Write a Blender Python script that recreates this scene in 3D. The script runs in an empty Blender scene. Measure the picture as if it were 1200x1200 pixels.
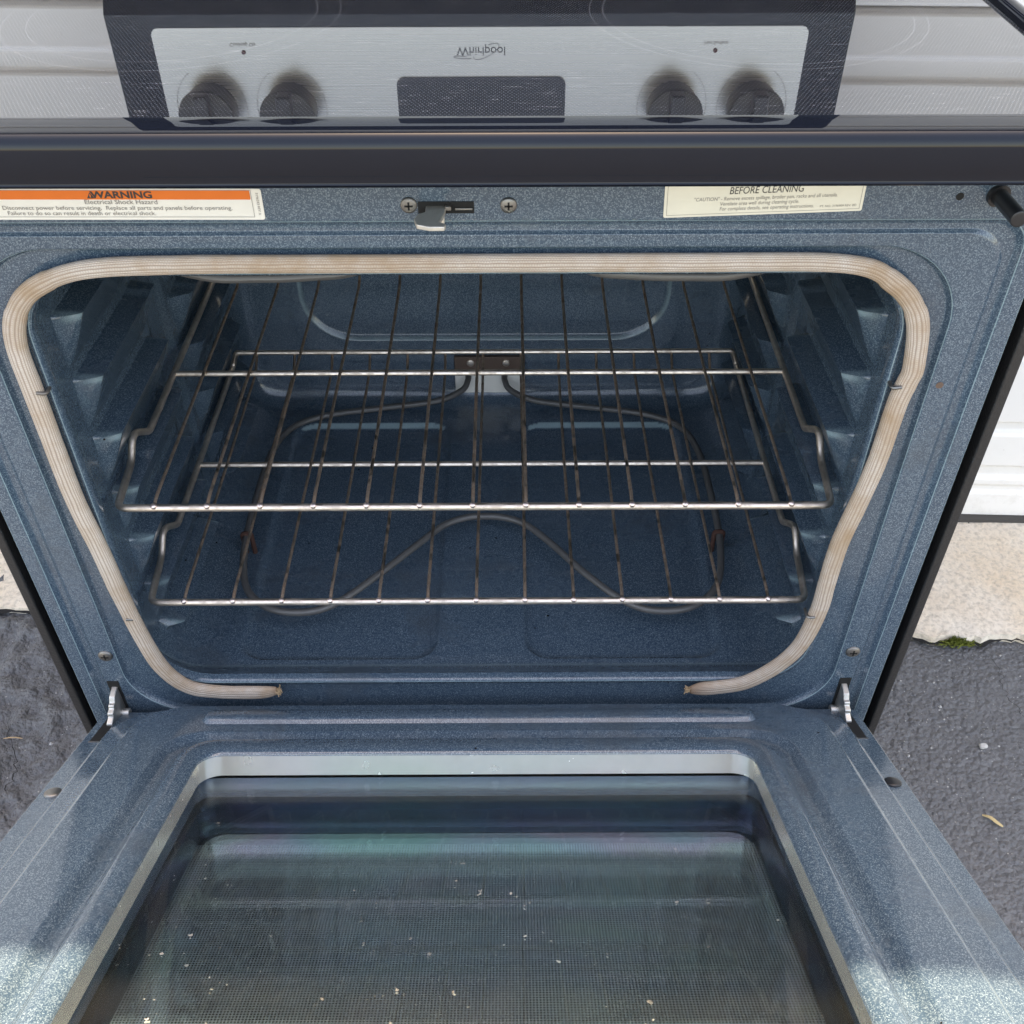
import bpy, bmesh, math, random
import numpy as np
from mathutils import Vector, Matrix, Euler
R = math.radians
random.seed(7)
sc = bpy.context.scene
COL = sc.collection
Z0 = 0.31                      # height of the oven-door hinge line above the ground

# ------------------------------------------------------------------ camera
cam = bpy.data.cameras.new('camera')
cam.sensor_width = 36.0
cam.lens = 36.0 * 1194.93 / 1200.0
cam.clip_start = 0.01
cam.clip_end = 2000.0
camo = bpy.data.objects.new('camera', cam)
COL.objects.link(camo)
PT, YW, RL = R(42.17), 0.0021, -0.0029
fwd = Vector((math.sin(YW) * math.cos(PT), math.cos(YW) * math.cos(PT), -math.sin(PT)))
rgt = Vector((math.cos(YW), -math.sin(YW), 0))
upv = rgt.cross(fwd)
r_ = rgt * math.cos(RL) + upv * math.sin(RL)
u_ = -rgt * math.sin(RL) + upv * math.cos(RL)
camo.matrix_world = Matrix(((r_.x, u_.x, -fwd.x, 0.0286), (r_.y, u_.y, -fwd.y, -0.5779),
                            (r_.z, u_.z, -fwd.z, 0.8168 + Z0), (0, 0, 0, 1)))
sc.camera = camo

# ------------------------------------------------------------------ sky, sun, exposure
SUN_EL, SUN_AZ = 72.0, 4.0     # sun high behind the garage
w = bpy.data.worlds.new('World')
sc.world = w
w.use_nodes = True
wn = w.node_tree.nodes
bg = wn['Background']
sky = wn.new('ShaderNodeTexSky')
sky.sky_type = 'NISHITA'
sky.sun_disc = False
sky.sun_elevation = R(SUN_EL)
sky.sun_rotation = R(SUN_AZ)
sky.air_density = 1.0
sky.dust_density = 2.0
w.node_tree.links.new(sky.outputs[0], bg.inputs[0])
bg.inputs[1].default_value = 0.15
sun = bpy.data.lights.new('sun', 'SUN')
sun.energy = 2.2
sun.angle = R(0.53)
sun.color = (1.0, 0.955, 0.88)
suno = bpy.data.objects.new('sun', sun)
COL.objects.link(suno)
suno.rotation_euler = Euler((-R(90 - SUN_EL), 0, -R(SUN_AZ)), 'XYZ')
suno.location = (0, 2, 6)
sc.view_settings.view_transform = 'Standard'
sc.view_settings.look = 'None'
sc.view_settings.gamma = 1.0
sc.view_settings.exposure = 2.68
sc.view_settings.use_white_balance = True      # camera balanced for open shade
sc.view_settings.white_balance_temperature = 9500.0
sc.view_settings.white_balance_tint = 14.0
sc.cycles.max_bounces = 8
sc.cycles.diffuse_bounces = 4
sc.cycles.glossy_bounces = 4
sc.cycles.transmission_bounces = 8
sc.cycles.transparent_max_bounces = 12
sc.cycles.use_denoising = True
sc.cycles.sample_clamp_indirect = 6.0

# ------------------------------------------------------------------ material helpers
class NT:
    def __init__(s, name):
        s.m = bpy.data.materials.new(name)
        s.m.use_nodes = True
        s.t = s.m.node_tree
        s.b = s.t.nodes['Principled BSDF']
        s.out = s.t.nodes['Material Output']
    def n(s, typ, **kw):
        x = s.t.nodes.new('ShaderNode' + typ)
        for k, v in kw.items():
            setattr(x, k, v)
        return x
    def l(s, a, b):
        s.t.links.new(a, b)
    def val(s, sock, v):
        if hasattr(v, 'is_linked') or hasattr(v, 'links'):
            s.l(v, sock)
        else:
            sock.default_value = v
    def math(s, op, a, b=0.0, c=0.0, clamp=False):
        x = s.n('Math', operation=op, use_clamp=clamp)
        for i, v in enumerate((a, b, c)):
            s.val(x.inputs[i], v)
        return x.outputs[0]
    def coord(s, kind='Object', scale=None):
        c = s.n('TexCoord').outputs[kind]
        if scale is None:
            return c
        mp = s.n('Mapping')
        mp.inputs['Scale'].default_value = scale
        s.l(c, mp.inputs[0])
        return mp.outputs[0]
    def noise(s, vec, scale, detail=2.0, rough=0.5):
        x = s.n('TexNoise')
        s.l(vec, x.inputs['Vector'])
        x.inputs['Scale'].default_value = scale
        x.inputs['Detail'].default_value = detail
        x.inputs['Roughness'].default_value = rough
        return x.outputs['Fac']
    def voro(s, vec, scale, feature='F1'):
        x = s.n('TexVoronoi', feature=feature)
        s.l(vec, x.inputs['Vector'])
        x.inputs['Scale'].default_value = scale
        return x
    def ramp(s, fac, *stops):
        x = s.n('ValToRGB')
        e = x.color_ramp.elements
        while len(e) < len(stops):
            e.new(0.5)
        for i, (p, c) in enumerate(stops):
            e[i].position = p
            e[i].color = (c, c, c, 1) if isinstance(c, (int, float)) else (*c, 1)
        s.l(fac, x.inputs[0])
        return x.outputs[0]
    def mix(s, fac, a, b):
        x = s.n('Mix', data_type='RGBA')
        s.val(x.inputs[0], fac)
        for i, v in ((6, a), (7, b)):
            s.val(x.inputs[i], (*v, 1) if isinstance(v, tuple) else v)
        return x.outputs[2]
    def set(s, **kw):
        for k, v in kw.items():
            k = {'color': 'Base Color', 'rough': 'Roughness', 'metal': 'Metallic', 'ior': 'IOR', 'spec': 'Specular IOR Level',
                 'coat': 'Coat Weight', 'coat_rough': 'Coat Roughness', 'trans': 'Transmission Weight'}.get(k, k)
            s.val(s.b.inputs[k], (*v, 1) if isinstance(v, tuple) and len(v) == 3 else v)
        return s
    def bump(s, h, strength, dist):
        x = s.n('Bump')
        x.inputs['Strength'].default_value = strength
        x.inputs['Distance'].default_value = dist
        s.l(h, x.inputs['Height'])
        s.l(x.outputs[0], s.b.inputs['Normal'])

def plain(name, color, rough=0.5, metal=0.0, **kw):
    t = NT(name)
    c = t.coord()
    n = t.noise(c, 60, 3)
    lo = tuple(x * 0.85 for x in color)
    t.set(color=t.mix(n, lo, color), rough=t.math('MULTIPLY_ADD', n, rough * 0.3, rough * 0.85), metal=metal, **kw)
    return t.m

def make_enamel():
    t = NT('speckled_blue_enamel')
    c = t.coord()
    v = t.voro(c, 760)
    spot = t.ramp(v.outputs['Distance'], (0.18, 1.0), (0.42, 0.0))
    rnd = t.n('SeparateColor')
    t.l(v.outputs['Color'], rnd.inputs[0])
    amt = t.ramp(rnd.outputs[0], (0.45, 0.0), (0.78, 0.4), (1.0, 1.0))
    fleck = t.math('MULTIPLY', spot, amt)
    v2 = t.voro(c, 1500)
    rnd2 = t.n('SeparateColor')
    t.l(v2.outputs['Color'], rnd2.inputs[0])
    fine = t.ramp(rnd2.outputs[1], (0.55, 0.0), (1.0, 0.55))
    f = t.math('MAXIMUM', fleck, fine)
    big = t.noise(c, 9, 1)
    base = t.mix(big, (0.029, 0.058, 0.090), (0.043, 0.075, 0.108))
    col = t.mix(t.math('MULTIPLY', f, 0.60), base, (0.34, 0.43, 0.47))
    edge = t.n('Attribute', attribute_name='edge')          # thin pale enamel on pressed edges; also carries the cavity's painted highlights
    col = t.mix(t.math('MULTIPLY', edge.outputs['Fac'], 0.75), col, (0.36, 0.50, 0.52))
    st = t.noise(c, 11, 5, 0.65)
    col = t.mix(t.ramp(st, (0.56, 0.0), (0.74, 0.42)), col, (0.060, 0.058, 0.055))      # burnt-on film
    v3 = t.voro(c, 75)
    r3 = t.n('SeparateColor')
    t.l(v3.outputs['Color'], r3.inputs[0])
    chip_ = t.math('MULTIPLY', t.math('LESS_THAN', v3.outputs['Distance'], t.math('MULTIPLY', r3.outputs[1], 0.11)), t.math('GREATER_THAN', r3.outputs[0], 0.9))
    col = t.mix(chip_, col, (0.010, 0.009, 0.008))
    wear = t.ramp(st, (0.45, 0.0), (0.75, 1.0))
    t.set(color=col, rough=t.math('ADD', t.math('MULTIPLY_ADD', wear, 0.22, 0.12), t.math('MULTIPLY', t.noise(t.coord('Object', (4, 55, 9)), 2.0, 3), 0.14)), ior=1.5, coat=0.5, coat_rough=0.06)
    t.bump(t.noise(c, 260, 1), 0.10, 0.0010)
    return t.m

def make_gasket():
    t = NT('woven_fibreglass_braid')
    uv = t.n('UVMap', uv_map='UVMap')
    sp = t.n('SeparateXYZ')
    t.l(uv.outputs[0], sp.inputs[0])
    u = sp.outputs[0]
    v = t.math('ADD', sp.outputs[1], t.math('MULTIPLY', t.math('SUBTRACT', t.noise(t.coord(), 38, 3), 0.5), 0.035))
    rib = t.math('MULTIPLY_ADD', t.math('SINE', t.math('MULTIPLY', v, 2 * math.pi * 21)), 0.5, 0.5)
    wv = t.math('MULTIPLY_ADD', t.math('SINE', t.math('ADD', t.math('MULTIPLY', u, 2 * math.pi / 0.0017),
                t.math('MULTIPLY', t.math('FLOOR', t.math('MULTIPLY', v, 21)), math.pi))), 0.5, 0.5)
    h = t.math('ADD', t.math('MULTIPLY', rib, 0.75), t.math('MULTIPLY', wv, 0.35))
    c = t.coord()
    st = t.ramp(t.noise(c, 24, 4, 0.7), (0.35, 0.0), (0.7, 1.0))
    col = t.mix(st, (0.50, 0.395, 0.31), (0.62, 0.55, 0.49))
    col = t.mix(t.ramp(rib, (0.0, 0.7), (0.5, 0.0)), col, (0.22, 0.155, 0.115))
    col = t.mix(t.math('MULTIPLY', t.ramp(wv, (0.0, 0.45), (0.5, 0.0)), 1.0), col, (0.34, 0.255, 0.20))
    st2 = t.ramp(t.noise(c, 9, 5, 0.7), (0.46, 0.0), (0.64, 0.75))
    col = t.mix(st2, col, (0.33, 0.21, 0.12))
    end = t.n('Attribute', attribute_name='scorch')
    col = t.mix(end.outputs['Fac'], col, (0.20, 0.10, 0.045))
    t.set(color=col, rough=0.85, spec=0.2)
    t.bump(h, 0.55, 0.0007)
    return t.m

def make_chrome(name, tint, rough, rust):
    t = NT(name)
    c = t.coord()
    n = t.ramp(t.noise(c, 85, 5, 0.65), (0.5 - rust * 0.12, 0.0), (0.62, 1.0))
    n2 = t.noise(c, 500, 2)
    k = t.math('MULTIPLY', n, rust)
    t.set(color=t.mix(k, tint, (0.15, 0.085, 0.05)), metal=t.math('MULTIPLY_ADD', k, -0.7, 1.0),
          rough=t.math('ADD', t.math('MULTIPLY_ADD', k, 0.45, rough), t.math('MULTIPLY', n2, 0.1)))
    t.bump(t.noise(c, 900, 1), 0.04, 0.0006)
    return t.m

def make_cooktop():
    t = NT('black_ceramic_glass')
    c = t.coord()
    sp = t.n('SeparateXYZ')
    t.l(c, sp.inputs[0])
    x, y = sp.outputs[0], sp.outputs[1]
    # fine printed dot screen
    px = t.math('SINE', t.math('MULTIPLY', x, 2 * math.pi / 0.0024))
    py = t.math('SINE', t.math('MULTIPLY', y, 2 * math.pi / 0.0044))
    dots = t.ramp(t.math('MULTIPLY_ADD', t.math('MULTIPLY', px, py), 0.5, 0.5), (0.72, 0.0), (0.85, 1.0))
    ring = None
    for cx, cy, rads in ((-0.198, 0.165, (0.112, 0.096)), (0.197, 0.165, (0.113, 0.104)), (-0.2, 0.40, (0.08,)), (0.2, 0.40, (0.085,))):
        dx = t.math('SUBTRACT', x, cx)
        dy = t.math('SUBTRACT', y, cy)
        d = t.math('SQRT', t.math('ADD', t.math('MULTIPLY', dx, dx), t.math('MULTIPLY', dy, dy)))
        for rr in rads:
            g = t.math('LESS_THAN', t.math('ABSOLUTE', t.math('SUBTRACT', d, rr)), 0.00042)
            ring = g if ring is None else t.math('MAXIMUM', ring, g)
    sc1 = t.noise(t.coord('Object', (22, 140, 1)), 3.0, 4, 0.7)
    scr = t.ramp(sc1, (0.60, 0.0), (0.66, 1.0))
    col = t.mix(t.math('MULTIPLY', dots, 0.48), (0.006, 0.007, 0.010), (0.26, 0.265, 0.28))
    col = t.mix(t.math('MULTIPLY', ring, 0.32), col, (0.30, 0.30, 0.30))
    col = t.mix(t.math('MULTIPLY', scr, 0.22), col, (0.35, 0.35, 0.36))
    haze = t.noise(c, 25, 4, 0.6)
    t.set(color=col, rough=t.math('MULTIPLY_ADD', haze, 0.02, 0.004), ior=1.6, coat=0.75, coat_rough=0.004)
    t.b.inputs['Coat IOR'].default_value = 1.6
    t.bump(t.noise(c, 7, 2), 0.05, 0.0015)
    return t.m

def make_screen():
    t = NT('dotted_black_frit_glass')
    c = t.coord()
    sp = t.n('SeparateXYZ')
    t.l(c, sp.inputs[0])
    x, y = sp.outputs[0], sp.outputs[1]
    px = t.math('SINE', t.math('MULTIPLY', x, 2 * math.pi / 0.0022))
    py = t.math('SINE', t.math('MULTIPLY', y, 2 * math.pi / 0.0022))
    d = t.ramp(t.math('MULTIPLY_ADD', t.math('ADD', px, py), 0.25, 0.5), (0.50, 1.0), (0.66, 0.0))
    inx = t.math('LESS_THAN', t.math('ABSOLUTE', x), 0.2255)
    iny = t.math('MULTIPLY', t.math('LESS_THAN', y, -0.1520), t.math('GREATER_THAN', y, -0.400))
    win = t.math('MULTIPLY', inx, iny)
    m = t.math('MULTIPLY', d, win)
    n = t.noise(c, 14, 4)
    col = t.mix(m, (0.003, 0.008, 0.012), t.mix(n, (0.125, 0.110, 0.117), (0.160, 0.143, 0.150)))
    t.set(color=col, rough=0.02, ior=1.45)
    return t.m

def make_glass(name, refl, grazing, coated):
    t = NT(name)
    c = t.coord()
    tr = t.n('BsdfTransparent')
    tr.inputs[0].default_value = (0.90, 0.965, 0.975, 1)
    gl = t.n('BsdfGlossy')
    gl.inputs['Roughness'].default_value = 0.0
    tint = t.ramp(t.noise(t.coord('Object', (1.0, 2.6, 1)), 5.5, 2), (0.34, (0.55, 0.95, 0.90)), (0.47, (0.70, 0.85, 1.0)), (0.56, (1.0, 0.78, 1.0)), (0.68, (0.75, 1.0, 0.80)))   # metal-oxide coating colours
    if coated:
        t.l(tint, gl.inputs[0])
    lw = t.n('LayerWeight')
    fc = t.math('POWER', lw.outputs['Facing'], 4.0)
    pane = t.n('MixShader')
    t.l(t.math('MULTIPLY_ADD', fc, grazing, refl, clamp=True), pane.inputs[0])
    t.l(tr.outputs[0], pane.inputs[1])
    t.l(gl.outputs[0], pane.inputs[2])
    # baked-on grease spatters and dust
    wb = t.n('TexNoise')
    wb.inputs['Scale'].default_value = 260.0
    t.l(c, wb.inputs['Vector'])
    off = t.n('VectorMath', operation='SCALE')
    t.l(wb.outputs['Color'], off.inputs[0])
    off.inputs['Scale'].default_value = 0.0045
    wv = t.n('VectorMath', operation='ADD')
    t.l(c, wv.inputs[0])
    t.l(off.outputs[0], wv.inputs[1])
    v = t.voro(wv.outputs[0], 230)
    rnd = t.n('SeparateColor')
    t.l(v.outputs['Color'], rnd.inputs[0])
    zone = t.ramp(t.noise(c, 13, 3, 0.6), (0.47, 0.0), (0.60, 1.0))
    thr = t.math('MULTIPLY_ADD', t.math('POWER', rnd.outputs[2], 3.0), 0.34, 0.05)
    spot = t.math('MULTIPLY', t.math('LESS_THAN', v.outputs['Distance'], thr), t.math('GREATER_THAN', rnd.outputs[0], 0.86))
    spot = t.math('MULTIPLY', spot, zone)
    low = t.n('SeparateXYZ')
    t.l(c, low.inputs[0])
    spot = t.math('MULTIPLY', spot, t.math('MULTIPLY_ADD', t.math('SUBTRACT', t.math('MULTIPLY', low.outputs[1], -1.0), 0.17), 8.0, 0.15, clamp=True))
    dust = t.math('MULTIPLY', t.math('MULTIPLY_ADD', t.noise(c, 35, 5, 0.7), 0.012, 0.0), 0.0 if coated else 1.0)
    fac = t.math('MAXIMUM', t.math('MULTIPLY', spot, 0.0 if coated else 0.75), dust, clamp=True)
    df = t.n('BsdfDiffuse')
    df.inputs[0].default_value = (0.50, 0.47, 0.42, 1)
    mx = t.n('MixShader')
    t.l(fac, mx.inputs[0])
    t.l(pane.outputs[0], mx.inputs[1])
    t.l(df.outputs[0], mx.inputs[2])
    t.l(mx.outputs[0], t.out.inputs[0])
    t.t.nodes.remove(t.b)
    return t.m

def make_asphalt():
    t = NT('sealed_asphalt')
    c = t.coord()
    n = t.noise(c, 6, 5, 0.6)
    g = t.noise(c, 160, 4, 0.65)
    v = t.voro(c, 260)
    rnd = t.n('SeparateColor')
    t.l(v.outputs['Color'], rnd.inputs[0])
    grit = t.math('MULTIPLY', t.math('LESS_THAN', v.outputs['Distance'], 0.25), t.math('GREATER_THAN', rnd.outputs[0], 0.80))
    col = t.mix(n, (0.072, 0.075, 0.082), (0.115, 0.117, 0.124))
    col = t.mix(t.ramp(g, (0.45, 0.0), (0.75, 0.6)), col, (0.19, 0.195, 0.205))
    col = t.mix(t.math('MULTIPLY', grit, t.math('POWER', rnd.outputs[1], 2.2)), col, (0.40, 0.39, 0.37))
    t.set(color=col, rough=t.math('MULTIPLY_ADD', g, 0.4, 0.26))
    stones = t.math('MULTIPLY', t.math('SUBTRACT', 0.6, t.voro(c, 150).outputs['Distance']), 0.55)
    h = t.math('ADD', t.math('ADD', t.noise(c, 90, 4, 0.6), stones), t.math('MULTIPLY', t.noise(c, 420, 2), 0.35))
    t.bump(h, 0.9, 0.006)
    return t.m

def make_concrete():
    t = NT('stained_cream_concrete')
    c = t.coord()
    n = t.ramp(t.noise(c, 7, 5, 0.6), (0.3, 0.0), (0.7, 1.0))
    g = t.noise(c, 130, 5, 0.65)
    col = t.mix(n, (0.70, 0.565, 0.425), (0.74, 0.675, 0.59))
    col = t.mix(t.ramp(g, (0.35, 0.55), (0.55, 0.0)), col, (0.34, 0.30, 0.25))
    t.set(color=col, rough=0.9, spec=0.25)
    t.bump(t.math('ADD', g, t.noise(c, 30, 4)), 0.5, 0.006)
    return t.m

def make_brushed():
    t = NT('brushed_stainless')
    c = t.coord('Object', (3, 1, 900))
    n = t.noise(c, 1.0, 3)
    t.set(color=t.mix(n, (0.50, 0.475, 0.44), (0.55, 0.52, 0.485)), metal=0.9, rough=t.math('MULTIPLY_ADD', n, 0.05, 0.25))
    return t.m

def make_black_texture():
    t = NT('textured_black_sheet')
    c = t.coord()
    n = t.noise(c, 420, 2)
    t.set(color=(0.022, 0.021, 0.021), rough=0.42)
    t.bump(n, 0.45, 0.0012)
    return t.m

def make_white_paint():
    t = NT('white_door_paint')
    c = t.coord()
    n = t.noise(c, 14, 4, 0.6)
    sp = t.ramp(t.noise(c, 210, 3, 0.6), (0.70, 0.0), (0.76, 0.5))
    col = t.mix(n, (0.80, 0.77, 0.735), (0.84, 0.815, 0.785))
    gz = t.n('SeparateXYZ')
    t.l(c, gz.inputs[0])
    grime = t.math('MULTIPLY', t.ramp(t.noise(c, 40, 5, 0.7), (0.48, 0.0), (0.75, 0.5)), t.math('MULTIPLY_ADD', gz.outputs[2], -4.0, 0.75, clamp=True))   # rain splash dirt
    col = t.mix(grime, col, (0.42, 0.36, 0.29))
    t.set(color=t.mix(sp, col, (0.5, 0.47, 0.43)), rough=0.45)
    t.bump(t.noise(c, 260, 3), 0.1, 0.0008)
    return t.m

ENAMEL = make_enamel()
GASKET = make_gasket()
CHROME = make_chrome('bright_chrome_rod', (0.74, 0.63, 0.54), 0.34, 0.3)
WIRE = make_chrome('tarnished_chrome_wire', (0.46, 0.36, 0.29), 0.26, 0.8)
BEAD = make_chrome('pinkish_weld_metal', (0.90, 0.74, 0.68), 0.35, 0.1)
STEEL = make_chrome('zinc_plated_steel', (0.25, 0.24, 0.225), 0.38, 0.25)
COOKTOP = make_cooktop()
SCREEN = make_screen()
GLASS = make_glass('clear_inner_window_glass', 0.012, 0.45, False)
COATED = make_glass('coated_heat_window_glass', 0.075, 0.9, True)
SPACER = plain('bluish_window_spacer', (0.24, 0.29, 0.36), 0.25, 0.7)
ASPHALT = make_asphalt()
CONCRETE = make_concrete()
BRUSHED = make_brushed()
BLACKTEX = make_black_texture()
WHITE = make_white_paint()
GLOSSBLACK = plain('gloss_black_porcelain', (0.006, 0.008, 0.013), 0.05, ior=1.5, spec=0.42)
FRAMEBLACK = plain('gloss_black_cooktop_frame', (0.005, 0.007, 0.013), 0.015, ior=1.5, spec=0.32)
BLACKPLASTIC = plain('black_plastic', (0.014, 0.014, 0.016), 0.32)
DARK = plain('painted_recess_shade', (0.004, 0.004, 0.004), 0.8)  # near-black colour standing in for shade inside holes, slots and gaps
ELEMENT = plain('grey_heating_element_sheath', (0.13, 0.125, 0.12), 0.45, 0.3)
RUST = plain('rusty_clip', (0.075, 0.030, 0.020), 0.8)
BROWNPLATE = plain('browned_steel_plate', (0.15, 0.098, 0.075), 0.45, 0.2)
GALV = make_chrome('galvanised_plate', (0.80, 0.76, 0.70), 0.6, 0.15)
TRIM = plain('aluminised_retainer', (0.88, 0.82, 0.70), 0.26, 0.72)
TEALDARK = plain('dark_inner_door_box', (0.014, 0.026, 0.030), 0.35)
DULLPLATE = plain('dull_silver_plate', (0.90, 0.86, 0.78), 0.5, 0.0)
PAPER = plain('cream_label_paper', (0.78, 0.73, 0.60), 0.45)
PAPER2 = plain('white_label_paper', (0.84, 0.80, 0.72), 0.45)
ORANGE = plain('orange_label_ink', (0.85, 0.17, 0.015), 0.45)
INK = plain('black_label_ink', (0.035, 0.03, 0.03), 0.5)
GREYINK = plain('faded_grey_ink', (0.24, 0.21, 0.19), 0.5)
LOGOINK = plain('dark_grey_badge_ink', (0.06, 0.06, 0.07), 0.4)
FRAY = plain('scorched_glass_fibre', (0.42, 0.29, 0.17), 0.8)
MOSS = plain('moss_green', (0.16, 0.19, 0.03), 0.9)
STONE = plain('pale_pebble', (0.45, 0.44, 0.43), 0.8)
LEAF = plain('dry_straw', (0.50, 0.38, 0.20), 0.8)
CRACK = plain('asphalt_crack', (0.012, 0.012, 0.013), 0.95)
DEBRIS = plain('dark_grit', (0.06, 0.055, 0.05), 0.9)
SOFFIT = plain('painted_soffit', (0.72, 0.70, 0.67), 0.6)
SHINGLE = plain('dark_shingle', (0.07, 0.065, 0.06), 0.9)
STUCCO = plain('pale_stucco', (0.62, 0.58, 0.52), 0.85)

# ------------------------------------------------------------------ geometry helpers
def obj(name, verts, faces, mat, parent=None, smooth=True, sharp=35, uv=None, wn_=False, edge=None):
    me = bpy.data.meshes.new(name)
    me.from_pydata([tuple(map(float, v)) for v in verts], [], faces)
    me.update()
    bm = bmesh.new()
    bm.from_mesh(me)
    bmesh.ops.recalc_face_normals(bm, faces=bm.faces)
    bm.to_mesh(me)
    bm.free()
    if smooth:
        me.shade_smooth()
        me.set_sharp_from_angle(angle=R(sharp))
    me.materials.append(mat)
    if uv is not None:
        layer = me.uv_layers.new(name='UVMap')
        vi = np.zeros(len(me.loops), dtype=np.int32)
        me.loops.foreach_get('vertex_index', vi)
        layer.data.foreach_set('uv', np.asarray(uv, dtype=np.float32)[vi].ravel())
    if edge is not None:
        at_ = me.attributes.new('edge', 'FLOAT', 'POINT')
        at_.data.foreach_set('value', np.asarray(edge, dtype=np.float32))
    o = bpy.data.objects.new(name, me)
    COL.objects.link(o)
    if parent is not None:
        o.parent = parent
    if wn_:
        md = o.modifiers.new('weighted_normal', 'WEIGHTED_NORMAL')
        md.keep_sharp = True
    return o

def empty(name, loc=(0, 0, 0), rot=(0, 0, 0), parent=None):
    o = bpy.data.objects.new(name, None)
    COL.objects.link(o)
    o.location = loc
    o.rotation_euler = rot
    o.empty_display_size = 0.05
    if parent is not None:
        o.parent = parent
    return o

def tag(o, label, cat, group=None):
    o['label'] = label
    o['category'] = cat
    if group:
        o['group'] = group
    return o

def box(name, x0, x1, y0, y1, z0, z1, mat, parent=None, bevel=0.0, seg=2):
    v = [(x, y, z) for x in (x0, x1) for y in (y0, y1) for z in (z0, z1)]
    f = [(0, 1, 3, 2), (4, 6, 7, 5), (0, 4, 5, 1), (2, 3, 7, 6), (0, 2, 6, 4), (1, 5, 7, 3)]
    o = obj(name, v, f, mat, parent, smooth=bevel > 0)
    if bevel:
        bm = bmesh.new()
        bm.from_mesh(o.data)
        bmesh.ops.bevel(bm, geom=bm.edges[:], offset=bevel, segments=seg, profile=0.5, affect='EDGES')
        bm.to_mesh(o.data)
        bm.free()
        o.data.shade_smooth()
        o.data.set_sharp_from_angle(angle=R(50))
        md = o.modifiers.new('weighted_normal', 'WEIGHTED_NORMAL')
        md.keep_sharp = True
    return o

def rr(hx, zt, zb, r, nc=10, nv=1, nh=1, cx=0.0):
    """rounded rectangle outline in a plane, anticlockwise from the lower right side; nv/nh = splits of the straight sides"""
    r = max(r, 1e-4)
    pts = []
    corners = [((cx + hx - r, zb + r), -90), ((cx + hx - r, zt - r), 0), ((cx - hx + r, zt - r), 90), ((cx - hx + r, zb + r), 180)]
    for k, ((ax, az), a0) in enumerate(corners):
        for i in range(nc + 1):
            a = R(a0 + 90.0 * i / nc)
            pts.append((ax + r * math.cos(a), az + r * math.sin(a)))
        nx = corners[(k + 1) % 4]
        a = R(nx[1])
        e = (nx[0][0] + r * math.cos(a), nx[0][1] + r * math.sin(a))
        s = pts[-1]
        m = nv if k % 2 == 0 else nh
        for i in range(1, m):
            t = i / m
            pts.append((s[0] + (e[0] - s[0]) * t, s[1] + (e[1] - s[1]) * t))
    return pts

def loft(loops, close_end=False, close_start=False):
    n = len(loops[0])
    v = [p for l in loops for p in l]
    f = []
    for k in range(len(loops) - 1):
        for i in range(n):
            j = (i + 1) % n
            f.append((k * n + i, k * n + j, (k + 1) * n + j, (k + 1) * n + i))
    if close_end:
        f.append(tuple(range((len(loops) - 1) * n, len(loops) * n)))
    if close_start:
        f.append(tuple(range(n - 1, -1, -1)))
    return v, f

def smooth_path(pts, rad=0.012, n=6):
    """round the corners of a polyline"""
    P = [Vector(p) for p in pts]
    out = [P[0]]
    for i in range(1, len(P) - 1):
        a, b, c = P[i - 1], P[i], P[i + 1]
        d1, d2 = (a - b), (c - b)
        r1 = min(rad, d1.length * 0.48)
        r2 = min(rad, d2.length * 0.48)
        s, e = b + d1.normalized() * r1, b + d2.normalized() * r2
        for k in range(n + 1):
            t = k / n
            out.append(s * (1 - t) ** 2 + b * 2 * t * (1 - t) + e * t ** 2)
    out.append(P[-1])
    return out

def catmull(pts, n=8, closed=False):
    P = [Vector(p) for p in pts]
    m = len(P)
    out = []
    rng = range(m if closed else m - 1)
    for i in rng:
        g = (lambda k: P[k % m]) if closed else (lambda k: P[min(max(k, 0), m - 1)])
        a, b, c, d = g(i - 1), g(i), g(i + 1), g(i + 2)
        for k in range(n):
            t = k / n
            out.append(0.5 * ((2 * b) + (c - a) * t + (2 * a - 5 * b + 4 * c - d) * t * t + (3 * b - a - 3 * c + d) * t ** 3))
    if not closed:
        out.append(P[-1])
    return out

def tube(path, r, n=10, flat=None, cap=True, up=None):
    """sweep a circle (or flat=(a,b) ellipse, b along the up vector) along a path; returns verts, faces, uv"""
    P = [Vector(p) for p in path]
    T = []
    for i in range(len(P)):
        a, b = P[max(i - 1, 0)], P[min(i + 1, len(P) - 1)]
        T.append((b - a).normalized())
    u = Vector(up) if up else Vector((0, 0, 1))
    if abs(u.dot(T[0])) > 0.95:
        u = Vector((0, 1, 0))
    v, uv, f = [], [], []
    L = 0.0
    rs = r if isinstance(r, (list, tuple)) else [r] * len(P)
    for i, p in enumerate(P):
        if i:
            L += (p - P[i - 1]).length
        if up:
            u = Vector(up)
        u = (u - T[i] * u.dot(T[i])).normalized()
        s = T[i].cross(u)
        for k in range(n + 1):
            a = 2 * math.pi * k / n
            if flat:
                # superellipse cross section
                ca, sa = math.cos(a), math.sin(a)
                q = p + s * (flat[0] * rs[i] * math.copysign(abs(ca) ** 0.75, ca)) + u * (flat[1] * rs[i] * math.copysign(abs(sa) ** 0.75, sa))
            else:
                q = p + (s * math.cos(a) + u * math.sin(a)) * rs[i]
            v.append(q)
            uv.append((L, k / n))
    m = n + 1
    for i in range(len(P) - 1):
        for k in range(n):
            f.append((i * m + k, i * m + k + 1, (i + 1) * m + k + 1, (i + 1) * m + k))
    if cap:
        f.append(tuple(range(n - 1, -1, -1)))
        f.append(tuple((len(P) - 1) * m + k for k in range(n)))
    return v, f, uv

def rod(name, path, r, mat, parent, n=10):
    v, f, uv = tube(path, r, n)
    return obj(name, v, f, mat, parent, sharp=60)

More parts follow.
